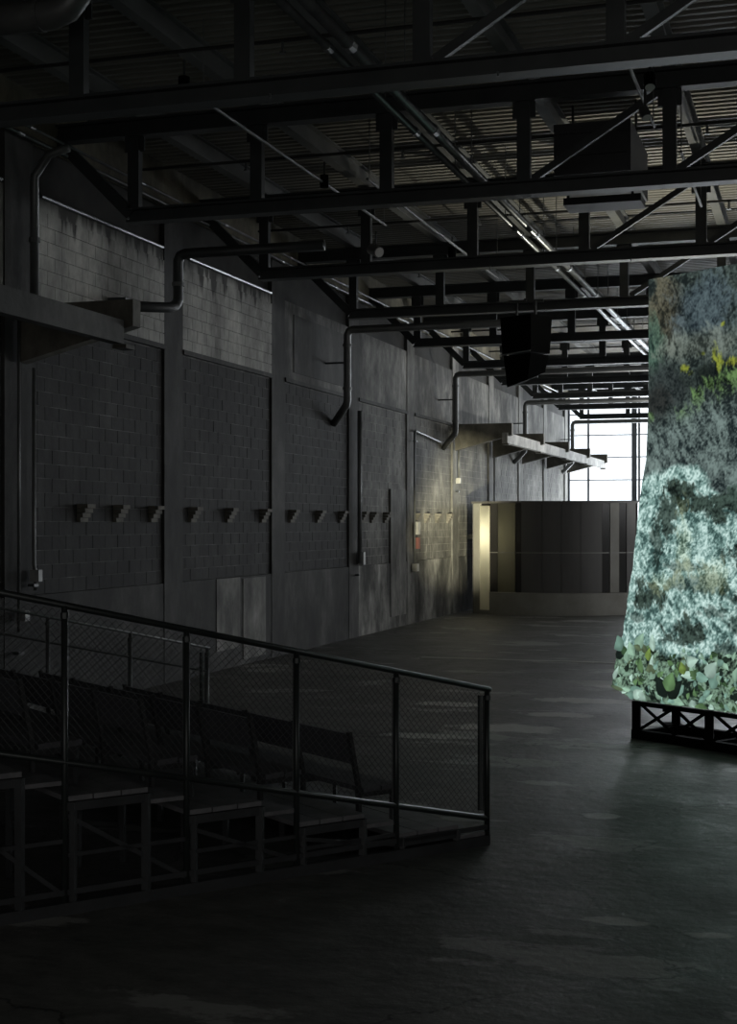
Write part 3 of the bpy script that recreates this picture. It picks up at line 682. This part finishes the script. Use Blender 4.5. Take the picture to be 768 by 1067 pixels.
for i in range(262):
    s = lr.uniform(-.58, 1.95) if i < 222 else lr.uniform(1.95, 4.3); z = .48 + .66*lr.random()**1.05
    if s < np.interp(z, LZ, LS): continue
    layer = i % 3
    ln = lr.uniform(.13, .25) if i % 6 == 5 else lr.uniform(.06, .14)
    leaf(s, z, ln, ln*lr.uniform(.18,.40), lr.uniform(0, 6.28), .006 + .014*layer + lr.uniform(0, .012), lr.choice([5,8,3,5,8,1]) if layer == 1 else lr.choice([0,0,1,1,2,7,7,6,7,3,0,2,0,7]))
for a in ((.34,.56,.30,.10,2.2,.055,8), (.38,.55,.32,.09,.85,.06,8), (.36,.64,.26,.10,1.2,.075,1), (-.62,.60,.24,.04,-.05,.03,6), (-.56,.70,.2,.035,1.1,.03,2), (-.52,.98,.22,.06,.5,.03,8),
          (-.46,1.1,.2,.06,-.4,.03,3), (-.18,1.02,.2,.07,2.0,.06,0), (.05,.98,.17,.05,1.4,.06,4), (-.05,.82,.2,.05,1.7,.06,1), (.65,.98,.2,.07,.4,.05,2), (.62,.86,.16,.06,1.9,.06,4), (.95,.86,.24,.09,.9,.05,2), (-.2,.5,.2,.06,.6,.05,2), (.0,.5,.2,.06,2.5,.05,2)):
    leaf(*a)
# black lattice frame carrying the panel
fz0, fz1 = 0.0, .47
def PF(s, o, z): return P0 + D*s + NN*o + Vector((0,0,z))
for s in (-.2, .95, 2.1, 3.25, 4.35):
    MB().bar(PF(s, .0, 0), PF(s, .0, .46), .10, .10).build('frame_post', M['black'], pan)
    MB().bar(PF(s, -.75, 0), PF(s, -.75, .46), .08, .08).build('frame_post', M['black'], pan)
    MB().bar(PF(s, -.75, .05), PF(s, 0, .05), .08, .08).build('frame_foot', M['black'], pan)
    if s > .5: MB().bar(PF(s, -.75, .4), PF(s, -.06, 3.9), .06, .06).build('back_stay', M['black'], pan)
for o in (.0, -.75):
    MB().bar(PF(-.24, o, .055), PF(4.4, o, .055), .10, .11).build('frame_rail', M['black'], pan)
    MB().bar(PF(-.24, o, .435), PF(4.4, o, .435), .06, .05).build('frame_rail', M['black'], pan)
for k, s in enumerate((-.2, .95, 2.1, 3.25)):
    for a, b in ((s+.05, s+.60), (s+.60, s+1.1)):
        MB().bar(PF(a, .0, .11), PF(b, .0, .43), .02, .035).build('lattice_brace', M['black'], pan)
        MB().bar(PF(b, -.02, .11), PF(a, -.02, .43), .02, .035).build('lattice_brace', M['black'], pan)

# work lamp on the floor behind the panel, with an added plate blocking the beam from the kiosk
wl = thing('work_lamp', 'black floor work lamp hidden behind the rock panel', 'lamp', (-1.9, 19.3, 0))
LP = Vector((-1.9, 19.4, .35)); an = R(18.2); ld_ = Vector((-math.sin(an), math.cos(an), 0)); rd_ = Vector((math.cos(an), math.sin(an), 0))
MB().bar(LP - ld_*.28, LP - ld_*.05, .16, .16).build('lamp_head', M['black'], wl)
MB().bar(LP + ld_*.5 + rd_*.002, LP + ld_*.5 + rd_*.25, .006, .5).build('beam_blocker', M['black'], wl)  # unseen plate added to shade the kiosk front
MB().bar(LP - ld_*.1 + rd_*.09, LP + ld_*.5 + rd_*.24, .012, .03).build('blocker_arm', M['black'], wl)
MB().bar(LP - ld_*.16 - Vector((0,0,.35)), LP - ld_*.16, .04, .04).bar(LP - ld_*.3 + Vector((0,0,-.335)), LP + Vector((0,0,-.335)), .22, .03).build('stand', M['black'], wl)

# ------------------------------------------------------------------ seating tiers
E0 = Vector((-2.64, 11.66, 0)); DB = Vector((.612, .791, 0)); DP = Vector((-.791, .612, 0)); TD, WB = .93, 4.85
NTI = 6
def Q(a, w, z): return E0 - DB*a + DP*w + Vector((0,0,z))     # a: distance back from the low end, w: across
bl = thing('seating_tiers', 'dark stepped seating platform on scaffold legs at left', 'platform', tuple(E0))
for k in range(NTI):
    z = .2*(k+1); a0, a1 = k*TD, (k+1)*TD
    nb = 3
    for j in range(nb):
        b0, b1 = a0 + .30 + (TD-.30)*j/nb + .006, a0 + .30 + (TD-.30)*(j+1)/nb - .006
        MB().hull8([Q(b0,0,z-.035), Q(b0,WB,z-.035), Q(b1,WB,z-.035), Q(b1,0,z-.035), Q(b0,0,z), Q(b0,WB,z), Q(b1,WB,z), Q(b1,0,z)]).build('deck_board', M['plank'], bl)
    MB().hull8([Q(a0+.01,0,z-.12), Q(a0+.01,WB,z-.12), Q(a0+.29,WB,z-.12), Q(a0+.29,0,z-.12), Q(a0+.01,0,z-.09), Q(a0+.01,WB,z-.09), Q(a0+.29,WB,z-.09), Q(a0+.29,0,z-.09)]).build('step_board', M['plank'], bl)
    for w in (0, 1.2, 2.4, 3.6, WB):
        MB().bar(Q(a0+.32, w, 0), Q(a0+.32, w, z-.04), .05, .05).build('scaffold_leg', M['scaff'], bl)
        MB().bar(Q(a1-.06, w, 0), Q(a1-.06, w, z-.04), .04, .04).build('scaffold_leg', M['scaff'], bl)
    MB().bar(Q(a0+.30, 0, z-.07), Q(a1, 0, z-.07), .04, .06).build('edge_bearer', M['scaff'], bl)
    MB().bar(Q(a0+.31, .02, z-.07), Q(a0+.31, WB, z-.07), .04, .07).build('front_bearer', M['scaff'], bl)
    if k > 0:
        MB().bar(Q(a0, .0, .12), Q(a1, .0, z-.12), .025, .03).build('cross_brace', M['scaff'], bl)
        MB().bar(Q(a0, .0, z*.5), Q(a1, .0, z*.5), .025, .03).build('cross_brace', M['scaff'], bl)
for w in (0, WB):
    MB().bar(Q(0, w, .04), Q(NTI*TD, w, .04), .07, .08).build('ground_sill', M['scaff'], bl)
    MB().bar(Q(0, w, .15), Q(NTI*TD, w, .15), .04, .04).build('ground_rail', M['scaff'], bl)
MB().bar(Q(0, 0, .04), Q(0, WB, .04), .07, .08).build('ground_sill', M['scaff'], bl)

# guard fences with wire mesh
def fence(w, label, nearside):
    t = thing('guard_fence', label, 'fence', tuple(Q(0, w, 0)))
    top = lambda a: 1.29 + a*.2/TD*1.02; low = lambda a: top(a) - 1.07
    N_ = NTI
    rr = .024 if nearside else .014; mr = M['rail'] if nearside else M['galv']
    MB().tube([Q(-.03, w, top(-.03)), Q(N_*TD, w, top(N_*TD))], rr, 8).build('top_rail', mr, t, smooth=True)
    MB().tube([Q(0, w, low(0)), Q(N_*TD, w, low(N_*TD))], rr, 8).build('bottom_rail', M['rail'], t, smooth=True)
    if not nearside:
        MB().tube([Q(0, w, top(0)-.26), Q(N_*TD, w, top(N_*TD)-.26)], .012, 8).build('middle_rail', M['galv'], t)
    for k in range(N_+1):
        a = k*TD
        fp = MB().tube([Q(a, w, 0.0), Q(a, w, top(a))], .024 if nearside else .02, 8).build('fence_post', mr, t, smooth=True)
        MB().tube([Q(a, w, top(a)-.09), Q(a, w, top(a)-.05)], .03, 8).build('post_clamp', M['rail'], fp)
        MB().tube([Q(a, w+.045, max(low(a), .25)+.02), Q(a, w+.045, top(a)-.06)], .008, 6).build('tension_bar', M['galv'], t)
    MB().tube([Q(.075, w, low(.07)+.06), Q(.075, w, top(.07)-.06)], .02, 8).build('end_stile', M['rail'], t)
    for k in range(N_):
        g = MB(); a0, a1 = k*TD + .03, (k+1)*TD - .03; p = .058
        wid = a1 - a0; hh = 1.0; n = int((wid + hh)/p)
        for i in range(n):
            for sgn in (1, -1):
                # wire: rises hh over hh horizontally, clipped to the bay
                x0 = -hh + i*p; x1 = x0 + hh; y0, y1 = 0., hh
                if x0 < 0: y0 = -x0; x0 = 0
                if x1 > wid: y1 = hh - (x1 - wid); x1 = wid
                if x1 - x0 < .02: continue
                f = lambda x: a0 + (x if sgn > 0 else wid - x)
                A, B = f(x0), f(x1)
                g.tube([Q(A, w+.004*sgn, low(A)+.035+y0), Q(B, w+.004*sgn, low(B)+.035+y1)], .0021, 3, caps=False)
        g.build('wire_mesh', M['galv'], t, kind='stuff')
fence(0, 'near wire-mesh fence with a sloping handrail along the seating', True)
fence(WB, 'far thin-railed fence behind the rows of chairs', False)

# ------------------------------------------------------------------ low benches with backrests, facing the low end of the tiers
def bench(k, label):
    z0 = .2*(k+1); a = lambda v: k*TD + v
    t = thing('bench', label, 'bench', tuple(Q(a(.8), .42, z0)), group='benches on the seating tiers')
    ws = [.44 + .85*i for i in range(6)]; end = ws[-1] - .02
    for a0, a1 in ((.62, .77), (.785, .95)):
        MB().hull8([Q(a(a0),.42,z0+.275), Q(a(a0),end,z0+.275), Q(a(a1),end,z0+.265), Q(a(a1),.42,z0+.265), Q(a(a0),.42,z0+.315), Q(a(a0),end,z0+.315), Q(a(a1),end,z0+.305), Q(a(a1),.42,z0+.305)]).build('seat_board', M['rubber'], t)
    for i, w in enumerate(ws):
        w_ = min(w, end)
        MB().bar(Q(a(.985), w_, z0-.0), Q(a(.995), w_, z0+.34), .045, .03, DB).bar(Q(a(.995), w_, z0+.33), Q(a(1.085), w_, z0+.77), .045, .03, DB).build('back_post', M['scaff'], t)
        MB().bar(Q(a(.66), w_, z0), Q(a(.66), w_, z0+.27), .03, .03).build('leg', M['scaff'], t)
        MB().bar(Q(a(.64), w_, z0+.25), Q(a(1.0), w_, z0+.25), .03, .04).build('seat_bracket', M['scaff'], t)
        if i < 5:
            w0, w1 = w + .03, ws[i+1] - .03
            MB().hull8([Q(a(1.005),w0,z0+.50), Q(a(1.005),w1,z0+.50), Q(a(1.03),w1,z0+.50), Q(a(1.03),w0,z0+.50), Q(a(1.055),w0,z0+.75), Q(a(1.055),w1,z0+.75), Q(a(1.08),w1,z0+.75), Q(a(1.08),w0,z0+.75)]).build('backrest', M['rubber'], t)
for k, nm in enumerate(('lowest', 'second lowest', 'middle', 'second highest', 'highest')):
    bench(k, 'long low bench with dark panel backrests on the %s tier' % nm)

for o in bpy.data.objects:
    if '_org' in o: del o['_org']
